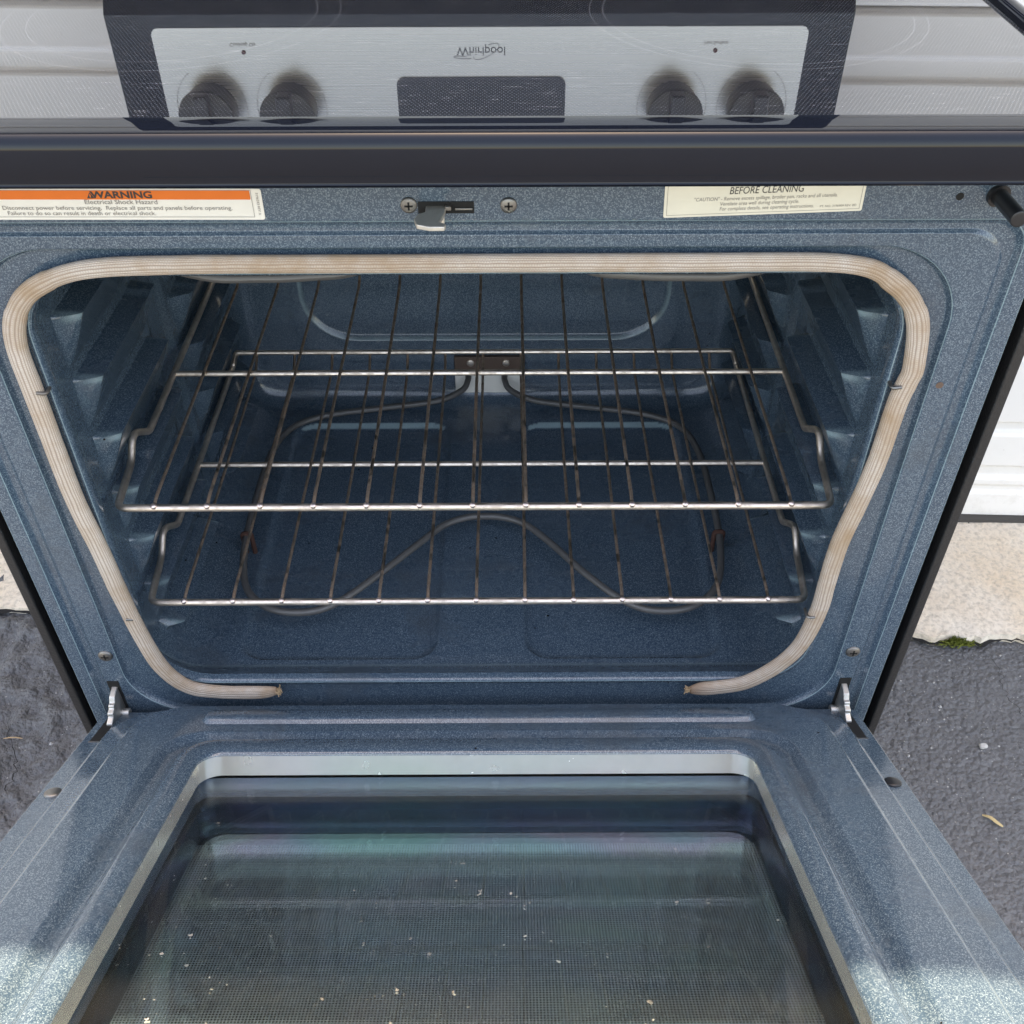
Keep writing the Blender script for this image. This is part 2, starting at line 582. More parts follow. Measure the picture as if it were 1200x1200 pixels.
def cyl(name, a, b, r, mat, parent, n=20, dome=0.0, r2=None):
    """cylinder from a to b, optionally with a domed end at b"""
    a, b = Vector(a), Vector(b)
    d = (b - a).normalized()
    path = [a, b]
    rs = [r, r if r2 is None else r2]
    if dome:
        for k in range(1, 5):
            t = k / 5 * math.pi / 2
            path.append(b + d * dome * math.sin(t))
            rs.append(rs[1] * math.cos(t))
    v, f, uv = tube(path, rs, n)
    return obj(name, v, f, mat, parent, sharp=40)

def screw(name, c, nrm, r, mat, parent, cross=True):
    """pan-head screw: domed head with a cross recess as a dark sub-part"""
    c, nrm = Vector(c), Vector(nrm).normalized()
    h = cyl(name, c - nrm * 0.0006, c + nrm * 0.0009, r, mat, parent, 18, dome=r * 0.28)
    if cross and parent is not None:
        t = nrm.orthogonal().normalized()
        s = nrm.cross(t)
        top = c + nrm * (0.0009 + r * 0.285)
        v, f = [], []
        for a in (t + s, t - s):
            a = a.normalized()
            b = nrm.cross(a)
            k = len(v)
            for q in (-1, 1):
                for e in (-1, 1):
                    for hgt in (-0.0008, 0.00012):
                        v.append(top + a * (q * r * 0.5) + b * (e * r * 0.11) + nrm * hgt)
            f += [(k, k + 1, k + 3, k + 2), (k + 4, k + 6, k + 7, k + 5), (k, k + 4, k + 5, k + 1), (k + 2, k + 3, k + 7, k + 6), (k, k + 2, k + 6, k + 4), (k + 1, k + 5, k + 7, k + 3)]
        return h, (v, f)
    return h, None

def text(name, body, size, mat, loc, parent, rot=(R(90), 0, 0), xs=1.0, align='CENTER', shear=0.0, bold=0.0):
    cu = bpy.data.curves.new(name, 'FONT')
    cu.body = body
    cu.size = size
    cu.align_x = align
    cu.align_y = 'CENTER'
    cu.shear = shear
    cu.offset = bold
    cu.resolution_u = 3
    tmp = bpy.data.objects.new('tmp_text', cu)
    COL.objects.link(tmp)
    bpy.context.view_layer.update()
    me = bpy.data.meshes.new_from_object(tmp)
    bpy.data.objects.remove(tmp)
    bpy.data.curves.remove(cu)
    me.materials.clear()
    me.materials.append(mat)
    M = Matrix.Translation(loc) @ Euler(rot).to_matrix().to_4x4() @ Matrix.Diagonal((xs, 1, 1, 1))
    me.transform(M)
    me.name = name
    o = bpy.data.objects.new(name, me)
    COL.objects.link(o)
    o.parent = parent
    return o

def sstep(a, b, x):
    t = np.clip((x - a) / (b - a), 0, 1)
    return t * t * (3 - 2 * t)

_rng = np.random.RandomState(5)
_tab = _rng.rand(256, 256)
def vnoise(x, y, s):
    x, y = np.asarray(x) * s, np.asarray(y) * s
    i, j = np.floor(x).astype(int), np.floor(y).astype(int)
    a, b = x - i, y - j
    a, b = a * a * (3 - 2 * a), b * b * (3 - 2 * b)
    g = lambda p, q: _tab[p % 256, q % 256]
    return (g(i, j) * (1 - a) + g(i + 1, j) * a) * (1 - b) + (g(i, j + 1) * (1 - a) + g(i + 1, j + 1) * a) * b

# ================================================================== SETTING
def geo(start, step, ratio, end):
    out, p = [], start
    while abs(p) < end:
        step *= ratio
        p += step if start > 0 else -step
        out.append(p)
    return out

def build_ground():
    xs = np.arange(-1.15, 1.1501, 0.006)
    xs = np.array(sorted(geo(-1.15, 0.006, 1.3, 300) + list(xs) + geo(1.15, 0.006, 1.3, 300)))
    yc = np.arange(-0.45, 0.4801, 0.006)
    ys = np.array(sorted(geo(-0.45, 0.006, 1.3, 300) + list(yc) + geo(0.48, 0.006, 1.3, 300)))
    X, Y = np.meshgrid(xs, ys)
    fade = (1 - sstep(1.0, 1.15, np.abs(X))) * sstep(-0.45, -0.38, Y)
    wob = vnoise(X, Y, 3.1) * 0.004
    left = sstep(0.1, -0.3, X)
    lump = (np.clip(vnoise(X + 9, Y + 3, 62) - 0.34, 0, 1)) * 0.0190 + vnoise(X + 2, Y + 8, 115) * 0.0055
    fine = (vnoise(X + 5, Y + 1, 150) - 0.5) * 0.0016 + (vnoise(X, Y, 42) - 0.5) * 0.0020
    Z = fade * (wob + left * lump + fine)
    v = np.stack([X, Y, Z], -1).reshape(-1, 3)
    m, n = len(xs), len(ys)
    idx = np.arange(m * n).reshape(n, m)
    f = np.stack([idx[:-1, :-1], idx[:-1, 1:], idx[1:, 1:], idx[1:, :-1]], -1).reshape(-1, 4)
    me = bpy.data.meshes.new('asphalt_ground')
    me.from_pydata(v.tolist(), [], f.tolist())
    me.shade_smooth()
    me.materials.append(ASPHALT)
    o = bpy.data.objects.new('asphalt_ground', me)
    COL.objects.link(o)
    o['kind'] = 'structure'
    return o
ground = build_ground()

ROTG = R(-2.41)
def gy(x, y0=0.3795):         # a line parallel to the garage, y0 given at x = 0.659
    return y0 + math.tan(ROTG) * (x - 0.659)

def build_apron():
    xs = np.concatenate([np.arange(-1.90, -1.3, 0.03), np.arange(-1.3, 1.6001, 0.008), np.arange(1.62, 2.56, 0.03)])
    ysn = np.concatenate([[0.0, 0.001, 0.003], np.arange(0.008, 0.30, 0.008), [0.5, 1.2]])
    v, f = [], []
    for x in xs:
        jag = (vnoise(x, 1.5, 33) - 0.5) * 0.014 + (vnoise(x, 7.5, 110) - 0.5) * 0.007
        for k, t in enumerate(ysn):
            top = 0.016 + (vnoise(x, t, 28) - 0.5) * 0.003 + (vnoise(x + 4, t, 90) - 0.5) * 0.0018
            z = -0.01 if k == 0 else (0.008 if k == 1 else top)
            v.append((x, gy(x) + t + jag * max(0, 1 - t / 0.05), z))
    n = len(ysn)
    for i in range(len(xs) - 1):
        for k in range(n - 1):
            f.append((i * n + k, (i + 1) * n + k, (i + 1) * n + k + 1, i * n + k + 1))
    o = obj('concrete_apron', v, f, CONCRETE, sharp=60)
    o['kind'] = 'structure'
build_apron()

# cracks in the asphalt: thin jagged slits, children of the ground
def crack(pts, wmax):
    P = catmull([(x, y, 0) for x, y in pts], 10)
    v, f = [], []
    for i, p in enumerate(P):
        j = (vnoise(p.y * 7, p.x * 9, 40) - 0.5) * 0.010
        wd = wmax * (0.35 + vnoise(p.x, p.y, 120)) * math.sin(math.pi * (i + 0.6) / (len(P) + 0.2))
        hz = 0.0085
        v += [(p.x + j - wd, p.y, hz), (p.x + j + wd, p.y, hz)]
        if i:
            f.append((2 * i - 2, 2 * i - 1, 2 * i + 1, 2 * i))
    return obj('crack', v, f, CRACK, ground)
cl = crack([(-0.640, 0.262), (-0.632, 0.22), (-0.605, 0.175), (-0.603, 0.15), (-0.612, 0.12), (-0.60, 0.09)], 0.0009)
cl.location.z = 0.0045
cr = crack([(0.700, 0.372), (0.712, 0.33), (0.706, 0.29), (0.716, 0.25), (0.73, 0.20)], 0.0005)
cr.location.z = -0.0035

def joint():
    v, f = [], []
    for i, x in enumerate(np.arange(-1.3, 1.6, 0.006)):
        y = gy(x) + (vnoise(x, 1.5, 33) - 0.5) * 0.014 + (vnoise(x, 7.5, 110) - 0.5) * 0.007
        wd = 0.002 + 0.006 * float(vnoise(x, 2.2, 60)) ** 2
        z = 0.0125 if x < -0.2 else 0.0062
        v += [(x, y - wd, z), (x, y + 0.002, z)]
        if i:
            f.append((2 * i - 2, 2 * i - 1, 2 * i + 1, 2 * i))
    obj('joint', v, f, CRACK, ground)
joint()

# ------------------------------------------------------------------ garage behind the range
gar = empty('garage', (0.659, gy(0.659), 0), (0, 0, ROTG))
tag(gar, 'white ribbed garage door of pale stucco garage standing behind the open range', 'garage')
GB = 0.2535                    # distance of the door face behind the apron edge (local y)
def garage_section(z0, z1, name='door_section'):
    marks = [(z0, 0.012), (z0 + 0.004, 0.0)]
    gr = {0.012: [(0.078, 0.010, 0.004), (0.112, 0.018, 0.006), (0.196, 0.016, 0.009), (0.33, 0.018, 0.006)]}.get(z0, [(z0 + 0.065, 0.022, 0.007), (z0 + 0.19, 0.018, 0.008), (z0 + 0.33, 0.018, 0.007)])
    for c, wd, dp in gr:
        marks += [(c - wd / 2 - 0.004, 0), (c - wd / 2, dp), (c + wd / 2, dp), (c + wd / 2 + 0.004, 0)]
    marks += [(z1 - 0.006, 0), (z1 - 0.002, 0.010)]
    v, f = [], []
    for x in (-2.1, 1.9):
        for z, d in marks:
            v.append((x, GB + d, z))
        v.append((x, GB + 0.045, z1 - 0.002))
        v.append((x, GB + 0.045, z0))
    n = len(marks) + 2
    for i in range(n):
        f.append((i, (i + 1) % n, n + (i + 1) % n, n + i))
    f += [tuple(range(n)), tuple(range(2 * n - 1, n - 1, -1))]
    o = obj(name, v, f, WHITE, gar, sharp=20)
    md = o.modifiers.new('bevel', 'BEVEL')
    md.width = 0.0025
    md.segments = 2
    md.limit_method = 'ANGLE'
    md.angle_limit = R(25)
    return o
for z0, z1 in ((0.012, 0.53), (0.53, 1.05), (1.05, 1.57), (1.57, 2.09)):
    garage_section(z0, z1)
v, f, _ = tube([(-2.1, GB - 0.002, 0.0170), (1.9, GB - 0.002, 0.0170)], 0.0085, 10)
obj('bottom_seal', v, f, DEBRIS, gar)
box('wall', -2.5, 2.3, GB + 0.02, GB + 0.25, 2.095, 2.5, STUCCO, gar)
box('wall', -4.6, -2.12, GB - 0.03, GB + 0.25, 0.0, 2.5, STUCCO, gar)
box('wall', 1.92, 4.4, GB - 0.03, GB + 0.25, 0.0, 2.5, STUCCO, gar)
EY = -0.020                     # local y of the eave front
box('soffit', -4.8, 4.6, EY + 0.02, GB + 0.4, 2.5, 2.515, SOFFIT, gar)
box('fascia', -4.8, 4.6, EY, EY + 0.02, 2.46, 2.6, SOFFIT, gar, 0.003)
obj('roof', [(-4.9, EY - 0.01, 2.6), (4.7, EY - 0.01, 2.6), (4.7, EY + 4.0, 4.0), (-4.9, EY + 4.0, 4.0), (-4.9, EY - 0.01, 2.62), (4.7, EY - 0.01, 2.62), (4.7, EY + 4.0, 4.02), (-4.9, EY + 4.0, 4.02)],
    [(0, 1, 2, 3), (7, 6, 5, 4), (0, 4, 5, 1), (2, 6, 7, 3), (1, 5, 6, 2), (0, 3, 7, 4)], SHINGLE, gar, smooth=False)
# dark line of grit blown against the door foot
def grit_line():
    rnd = random.Random(3)
    v, f = [], []
    for i in range(900):
        x = rnd.uniform(-1.4, 0.9)
        y = GB - abs(rnd.gauss(0, 0.007)) + 0.002
        s = rnd.uniform(0.0012, 0.0042)
        k = len(v)
        z = 0.0165
        for q in range(4):
            a = rnd.uniform(0, 1) + q * math.pi / 2
            v.append((x + s * math.cos(a), y + s * math.sin(a), z - 0.003))
        v.append((x, y, z + s * 0.8))
        f += [(k + q, k + (q + 1) % 4, k + 4) for q in range(4)]
    o = obj('grit_line', v, f, DEBRIS, smooth=False)
    o.location = (0.659, gy(0.659), 0)
    o.rotation_euler = (0, 0, ROTG)
    o['kind'] = 'stuff'
    tag(o, 'dark grit and dirt gathered along the foot of the white garage door', 'grit')
grit_line()

# ================================================================== THE RANGE
rng = empty('electric_range', (0, 0, 0))
tag(rng, 'black and steel electric range with open speckled blue oven and lowered door', 'range')
def zz(z):
    return z + Z0

def tighten(loops, edges, gap=0.0007):
    """put a close pair of extra loops round each pale edge so the thin enamel stays a fine line"""
    out, val = [], []
    for i, L in enumerate(loops):
        if i in edges:
            for j, order in ((i - 1, 0), (i + 1, 1)):
                if order == 1:
                    out.append(L)
                    val.append(edges[i])
                if 0 <= j < len(loops):
                    d = abs(loops[j][0] - L[0]) + abs(loops[j][-1] - L[-1])
                    t = min(0.45, gap / max(d, 1e-6))
                    out.append(tuple(a + (b - a) * t for a, b in zip(L, loops[j])))
                    val.append(0.0)
        else:
            out.append(L)
            val.append(0.0)
    return out, val

# ---- front frame of the oven mouth (rounded loops running from outside to the rim)
FL = [(0.3622, 0.600, -0.045, 0.002, 0.014), (0.3615, 0.600, -0.045, 0.002, 0.003), (0.3600, 0.5995, -0.0445, 0.003, 0.0006), (0.3585, 0.599, -0.044, 0.003, 0.0),
      (0.3500, 0.5335, -0.040, 0.020, 0.0), (0.3480, 0.5315, -0.038, 0.020, 0.0006), (0.3455, 0.5285, -0.036, 0.020, 0.0040), (0.3440, 0.5270, -0.035, 0.020, 0.0046),
      (0.3400, 0.5240, -0.032, 0.024, 0.0046), (0.3385, 0.5232, -0.031, 0.025, 0.0040), (0.3370, 0.5222, -0.030, 0.026, 0.0022), (0.3355, 0.5212, -0.028, 0.027, 0.0018),
      (0.3200, 0.5140, 0.040, 0.058, 0.0018), (0.3185, 0.5130, 0.042, 0.058, 0.0024), (0.3165, 0.5118, 0.044, 0.057, 0.0062), (0.3150, 0.5108, 0.046, 0.056, 0.0068),
      (0.2950, 0.4990, 0.076, 0.052, 0.0068), (0.2935, 0.4980, 0.0785, 0.051, 0.0060), (0.2915, 0.4965, 0.0815, 0.050, 0.0036), (0.2895, 0.4950, 0.0838, 0.049, 0.0032), (0.2878, 0.4935, 0.0856, 0.048, 0.0040), (0.2870, 0.4928, 0.0866, 0.047, 0.0070), (0.2872, 0.4926, 0.0866, 0.047, 0.0110)]
FL, FE = tighten(FL, {2: 0.8, 5: 0.9, 13: 0.85, 19: 0.8})
v, f = loft([[(x, y, zz(z)) for x, z in rr(hx, zt, zb, r, 14)] for hx, zt, zb, r, y in FL])
frame = obj('front_frame', v, f, ENAMEL, rng, sharp=50, wn_=True, edge=[FE[i // (len(v) // len(FL))] for i in range(len(v))])

# ---- oven cavity, one pressed shell with rack guides, recessed floor panels and a recessed back panel
LEVELS = [0.1614 + 0.0553 * k - 0.0078 for k in range(-1, 6)]
def build_cavity():
    NV, NH, NC = 190, 250, 10
    prof = [(0.2872, 0.4926, 0.0866, 0.047, 0.0110), (0.2890, 0.4920, 0.0840, 0.047, 0.0150), (0.2950, 0.4905, 0.0745, 0.046, 0.0240), (0.3000, 0.4895, 0.0680, 0.045, 0.0330), (0.3012, 0.4890, 0.0655, 0.044, 0.0372)]
    for y in np.concatenate([np.arange(0.0400, 0.0740, 0.0017), np.arange(0.0755, 0.203, 0.0045), np.arange(0.2035, 0.2135, 0.0012), np.arange(0.2150, 0.403, 0.0045), np.arange(0.404, 0.4401, 0.002)]):
        t = (y - 0.04) / 0.4
        prof.append((0.3012 - 0.010 * t, 0.489 - 0.004 * t, 0.0648, 0.044, y))
    for a in range(1, 9):
        t = a / 8 * math.pi / 2
        k = 0.024
        ins = k * (1 - math.cos(t))
        prof.append((0.2912 - ins, 0.485 - ins, 0.0648 + ins, 0.044 - ins * 0.5, 0.4401 + k * math.sin(t)))
    loops, EA = [], []
    for ip, (hx, zt, zb, r, y) in enumerate(prof):
        L = np.array(rr(hx, zt, zb, r, NC, NV, NH))
        x, z = L[:, 0].copy(), L[:, 1].copy()
        # rack guides on the side walls
        side = np.abs(x) > hx - 0.004
        yon = sstep(0.058, 0.068, y) * (1 - sstep(0.205, 0.2095, y)) + sstep(0.275, 0.29, y) * (1 - sstep(0.405, 0.425, y))
        g = np.zeros_like(z)
        for zl in LEVELS:
            t = zl - z
            g = np.maximum(g, np.where((t > 0) & (t < 0.046), (1 - t / 0.046) ** 0.9, 0) * 0.0205)
        # the guide nose is rounder and sits lower at the front
        x -= np.sign(x) * side * g * yon
        # shallow upright crease near the mouth
        cre = 0.0035 * sstep(0.216, 0.226, y) * (1 - sstep(0.255, 0.268, y))
        x += np.sign(x) * side * cre
        # recessed floor panels
        bot = (z < zb + 0.002) & (np.abs(x) < hx - r)
        ax = np.abs(x)
        qx = np.abs(ax - 0.136) - (0.092 - 0.022)
        qy = abs(y - 0.230) - (0.182 - 0.022)
        sd = np.sqrt(np.maximum(qx, 0) ** 2 + max(qy, 0) ** 2) + np.minimum(np.maximum(qx, qy), 0) - 0.022
        z -= np.where(bot, 0.0055 * (1 - sstep(-0.0055, 0.0015, sd)), 0)
        z -= np.where(bot, 0.0026 * np.exp(-((sd + 0.0005) / 0.0021) ** 2), 0)
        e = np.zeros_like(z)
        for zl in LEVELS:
            e = np.maximum(e, side * np.exp(-((y - 0.0655) / 0.0032) ** 2 - ((z - zl + 0.003) / 0.0034) ** 2) * 0.75)  # highlight painted on each guide nose
            e = np.maximum(e, side * np.exp(-((y - 0.2060) / 0.0018) ** 2 - ((z - zl + 0.004) / 0.0035) ** 2) * 0.8)  # highlight painted on the rear end of each front guide
        e = np.where(bot & (np.abs(sd) < 0.0022) & (y > 0.404) & (np.abs(x) > 0.05), 0.8, e)  # only the rear panel rim is painted bright, as if catching skylight
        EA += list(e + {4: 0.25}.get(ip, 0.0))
        loops.append([(a, y, zz(b)) for a, b in zip(x, z)])
    # back wall with its recessed panel
    yb = 0.4641
    for hx, zt, zb, r, y in ((0.240, 0.46, 0.110, 0.06, yb), (0.216, 0.45, 0.1495, 0.062, yb), (0.2135, 0.448, 0.1515, 0.060, yb + 0.0008), (0.2095, 0.445, 0.1545, 0.057, yb + 0.0050), (0.2070, 0.443, 0.1570, 0.055, yb + 0.0058), (0.12, 0.36, 0.23, 0.03, yb + 0.0058)):
        L_ = [(a, y, zz(b)) for a, b in rr(hx, zt, zb, r, NC, NV, NH)]
        loops.append(L_)
        EA += [0.6 if hx in (0.2135,) else 0.0] * len(L_)
    v, f = loft(loops, close_end=True)
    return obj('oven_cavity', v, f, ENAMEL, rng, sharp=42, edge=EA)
cavity = build_cavity()

# ---- braided gasket
GP = [(-0.184, 0.0765), (-0.20, 0.0745), (-0.235, 0.0755), (-0.262, 0.0830), (-0.279, 0.108), (-0.2875, 0.151), (-0.2925, 0.205), (-0.2945, 0.251), (-0.2985, 0.300), (-0.2995, 0.341), (-0.3000, 0.4057), (-0.2990, 0.446), (-0.2905, 0.4705), (-0.272, 0.4885), (-0.238, 0.5005), (-0.181, 0.5040), (-0.08, 0.5042), (0.03, 0.5041),
      (0.14, 0.5036), (0.239, 0.5020), (0.274, 0.4885), (0.2945, 0.4640), (0.3022, 0.4272), (0.3010, 0.4120), (0.2992, 0.3950), (0.2975, 0.3456), (0.2925, 0.300), (0.2878, 0.2592), (0.2868, 0.215), (0.2865, 0.180), (0.2800, 0.138), (0.2640, 0.107), (0.2400, 0.0850), (0.215, 0.0780), (0.200, 0.0760), (0.1905, 0.0755)]
path = [Vector((p.x + 0.0016 * (float(vnoise(i * 0.07, 1.1, 1.0)) - 0.5), p.y, p.z + 0.0012 * (float(vnoise(i * 0.08, 6.1, 1.0)) - 0.5))) for i, p in enumerate(catmull([(x, -0.0005, zz(z)) for x, z in GP], 10))]
nP = len(path)
rad = []
for i in range(nP):
    e = min(i, nP - 1 - i)
    k = 1.0
    if e < 14:
        k = 0.45 + 0.55 * math.sin((e + 1) / 15 * math.pi / 2)
    k *= 0.84 if path[i].z > zz(0.494) else (0.92 if path[i].z > zz(0.47) else 1.0)
    rad.append(k * (0.97 + 0.07 * float(vnoise(i * 0.11, 3.3, 1.0)) + 0.03 * float(vnoise(i * 0.5, 8.3, 1.0))))
v, f, uv = tube(path, rad, 28, flat=(0.0072, 0.0040), up=(0, -1, 0))
gasket = obj('door_gasket', v, f, GASKET, rng, sharp=80, uv=uv)
at = gasket.data.attributes.new('scorch', 'FLOAT', 'POINT')
sv = []
for i in range(nP):
    d = (nP - 1 - i)
    s = max(0, 1 - d / 20) * 0.8
    s = max(s, max(0, 1 - i / 6) * 0.4)
    sv += [s] * 29
at.data.foreach_set('value', np.array(sv, dtype=np.float32)[:len(gasket.data.vertices)])
def frayed(px, sgn, z, seed):
    rnd = random.Random(seed)
    v, f = [], []
    for i in range(22):
        a = rnd.uniform(0, 6.28)
        q = rnd.uniform(0.2, 1.0)
        y0, z0 = -0.0005 - 0.0018 * q * math.sin(a), zz(z) + 0.0034 * q * math.cos(a)
        ln = rnd.uniform(0.002, 0.005)
        P = [(px - sgn * 0.002, y0, z0), (px + sgn * ln * 0.5, y0 - rnd.uniform(-0.001, 0.002), z0 + rnd.gauss(0, 0.0012)), (px + sgn * ln, y0 - rnd.uniform(-0.001, 0.003), z0 + rnd.gauss(0, 0.003))]
        vv, ff, _ = tube(catmull(P, 3), 0.0004, 5)
        k = len(v)
        v += vv
        f += [tuple(i_ + k for i_ in g) for g in ff]
    o = obj('frayed_end', v, f, FRAY, gasket)
    o['kind'] = 'stuff'
frayed(-0.184, 1, 0.0765, 4)
frayed(0.1905, -1, 0.0755, 9)
for x, z in ((-0.2895, 0.4085), (-0.2872, 0.1775), (0.2905, 0.4105), (0.2775, 0.1765)):
    p = smooth_path([(x, 0.006, zz(z)), (x, -0.0035, zz(z) - 0.001), (x - math.copysign(0.006, x) * -1, -0.0050, zz(z) + 0.001)], 0.003)
    rod('gasket_clip', p, 0.0013, STEEL, rng, 8)

# ---- screws, hole and switch on the frame face
def face_screw(x, z, r, mat=STEEL, y=0.0):
    h, c = screw('screw', (x, y, zz(z)), (0, -1, 0), r, mat, rng)
    obj('cross_recess', c[0], c[1], DARK, h, smooth=False)
face_screw(-0.327, 0.124, 0.0062, y=0.0018)
face_screw(0.3284, 0.1251, 0.0062, y=0.0018)
face_screw(-0.0316, 0.5426, 0.0050)
face_screw(0.0283, 0.5423, 0.0050)
cyl('mounting_hole', (0.2984, 0.004, zz(0.5466)), (0.2984, -0.0003, zz(0.5466)), 0.0024, DARK, rng, 14)
cyl('mounting_hole', (0.3254, 0.004, zz(0.4082)), (0.3254, 0.0015, zz(0.4082)), 0.0026, BROWNPLATE, rng, 14)
sw = cyl('door_switch', (0.3205, 0.004, zz(0.5475)), (0.3215, -0.0015, zz(0.5470)), 0.0070, BLACKPLASTIC, rng, 20)
cyl('plunger', (0.3215, 0.0, zz(0.5470)), (0.3222, -0.031, zz(0.5470)), 0.0050, BLACKPLASTIC, sw, 20, dome=0.0006)

# ---- latch
slot = box('latch_slot', -0.0262, 0.0075, -0.0004, 0.004, zz(0.5372), zz(0.5447), DARK, rng, 0.0)  # black plate on the face, painted as a shaded slot
box('slot_lip', -0.004, 0.0066, -0.0012, 0.0005, zz(0.5394), zz(0.5408), STEEL, slot, 0.0004)
def extrude_poly(name, pts, thick, frame_o, ax, ay, az, mat, parent, bevel=0.0006):
    o_, ax, ay, az = Vector(frame_o), Vector(ax), Vector(ay), Vector(az)
    n = len(pts)
    v = [o_ + ax * p + ay * q + az * (-thick / 2) for p, q in pts] + [o_ + ax * p + ay * q + az * (thick / 2) for p, q in pts]
    f = [tuple(range(n)), tuple(range(2 * n - 1, n - 1, -1))] + [(i, (i + 1) % n, n + (i + 1) % n, n + i) for i in range(n)]
    ob = obj(name, v, f, mat, parent, sharp=30)
    md = ob.modifiers.new('bevel', 'BEVEL')
    md.width = bevel
    md.segments = 2
    md.limit_method = 'ANGLE'
    return ob
LATCH = make_chrome('dull_latch_steel', (0.68, 0.64, 0.58), 0.5, 0.12)
lat = extrude_poly('latch_hook', [(-0.0215, 0.006), (-0.0215, -0.008), (-0.0255, -0.011), (-0.0275, -0.017), (-0.0255, -0.0245), (-0.018, -0.0275), (-0.009, -0.0275), (-0.0083, -0.0235), (-0.0125, -0.0205), (-0.0105, -0.013), (-0.0095, -0.006), (-0.0095, 0.006)],
                   0.0030, (0, 0, zz(0.5405)), (1, 0, 0), (0, 1, 0), (0, 0, 1), LATCH, rng)
box('latch_tab', -0.0193, -0.0100, -0.0105, -0.0075, zz(0.5350), zz(0.5410), LATCH, lat, 0.0006)
box('latch_tab', -0.0098, -0.0060, -0.0042, 0.002, zz(0.5405), zz(0.5432), STEEL, lat, 0.0006)

# ---- printed labels
lab = empty('warning_label', (-0.2035, 0, zz(0.5437)), (0, R(0.25), 0), rng)
def plate(name, hx, hz, r, y, th, mat, parent, cx=0, cz=0):
    L = rr(hx, cz + hz, cz - hz, r, 6, 1, 1, cx)
    v, f = loft([[(a, y + th, b) for a, b in L], [(a, y, b) for a, b in L]], close_end=True)
    return obj(name, v, f, mat, parent, sharp=30)
plate('label_paper', 0.0845, 0.0098, 0.0015, -0.0004, 0.0006, PAPER2, lab)
plate('orange_band', 0.0795, 0.0029, 0.0006, -0.0006, 0.0003, ORANGE, lab, -0.0018, 0.00605)
def outline(name, x0, x1, z0, z1, w_, y, mat, parent):
    v, f = [], []
    o4 = [(x0, z0), (x1, z0), (x1, z1), (x0, z1)]
    i4 = [(x0 + w_, z0 + w_), (x1 - w_, z0 + w_), (x1 - w_, z1 - w_), (x0 + w_, z1 - w_)]
    v = [(a, y, b) for a, b in o4 + i4]
    f = [(i, (i + 1) % 4, 4 + (i + 1) % 4, 4 + i) for i in range(4)]
    return obj(name, v, f, mat, parent, smooth=False)
outline('printed_border', -0.0820, 0.0785, -0.0080, 0.0092, 0.00025, -0.00078, GREYINK, lab)
text('headline_text', 'WARNING', 0.0060, INK, (0.0015, -0.00078, 0.0060), lab, xs=1.25, bold=0.00018)
ex = -0.0172
obj('warning_triangle', [(ex - 0.0022, -0.0008, 0.0040), (ex + 0.0022, -0.0008, 0.0040), (ex, -0.0008, 0.0078)], [(0, 1, 2)], INK, lab, smooth=False)
obj('triangle_mark', [(ex - 0.0003, -0.00095, 0.0047), (ex + 0.0003, -0.00095, 0.0047), (ex + 0.0004, -0.00095, 0.0066), (ex - 0.0004, -0.00095, 0.0066)], [(0, 1, 2, 3)], ORANGE, lab, smooth=False)
text('label_text', 'Electrical Shock Hazard', 0.0040, GREYINK, (0.0, -0.00078, 0.00155), lab, xs=1.15)
text('label_text', 'Disconnect power before servicing.  Replace all parts and panels before operating.', 0.0036, GREYINK, (-0.0722, -0.00078, -0.0022), lab, xs=1.15, align='LEFT')
text('label_text', 'Failure to do so can result in death or electrical shock.', 0.0036, GREYINK, (-0.0700, -0.00078, -0.0056), lab, xs=1.12, align='LEFT')
text('side_text', '3196243 REV A', 0.0022, GREYINK, (0.0818, -0.00078, 0.0005), lab, rot=(R(90), R(90), 0))
lab2 = empty('cleaning_label', (0.1812, 0, zz(0.5480)), (0, R(-2.0), 0), rng)
plate('label_paper', 0.0597, 0.0122, 0.0012, -0.0004, 0.0006, PAPER, lab2)
outline('printed_border', -0.0580, 0.0580, -0.0108, 0.0108, 0.00022, -0.00058, GREYINK, lab2)
text('headline_text', 'BEFORE CLEANING', 0.0064, INK, (0.0008, -0.00058, 0.0034), lab2, xs=0.80, shear=0.12)
text('label_text', '"CAUTION" - Remove excess spillage, broiler pan, racks and all utensils.', 0.0033, GREYINK, (-0.0420, -0.00058, -0.0014), lab2, xs=0.88, align='LEFT', shear=0.1)
text('label_text', 'Ventilate area well during cleaning cycle.', 0.0033, GREYINK, (-0.0262, -0.00058, -0.0046), lab2, xs=0.88, align='LEFT', shear=0.1)
text('label_text', 'For complete details, see operating instructions.', 0.0033, GREYINK, (-0.0262, -0.00058, -0.0078), lab2, xs=0.88, align='LEFT', shear=0.1)
text('number_text', 'PT. NO. 3196909 REV. BD', 0.0020, GREYINK, (0.0560, -0.00058, -0.0084), lab2, align='RIGHT')

# ---- body panels below and beside the oven
for s in (-1, 1):
    a, b = (0.3708, 0.3790) if s > 0 else (-0.3790, -0.3708)
    box('side_panel', a, b, 0.006, 0.60, zz(-0.285), zz(0.592), BLACKTEX, rng, 0.0015)
    box('side_channel', min(s * 0.3600, s * 0.3712), max(s * 0.3600, s * 0.3712), 0.018, 0.05, zz(-0.28), zz(0.592), DARK, rng)  # black strip giving the gap its shade by colour
box('back_panel', -0.365, 0.365, 0.585, 0.60, zz(-0.28), zz(0.59), GALV, rng)
drawer = box('storage_drawer', -0.372, 0.372, -0.028, 0.004, zz(-0.262), zz(-0.055), GLOSSBLACK, rng, 0.004)
box('drawer_grip', -0.20, 0.20, -0.034, -0.026, zz(-0.085), zz(-0.068), GLOSSBLACK, drawer, 0.003)
box('base_panel', -0.364, 0.364, 0.02, 0.58, zz(-0.27), zz(-0.25), BLACKTEX, rng)
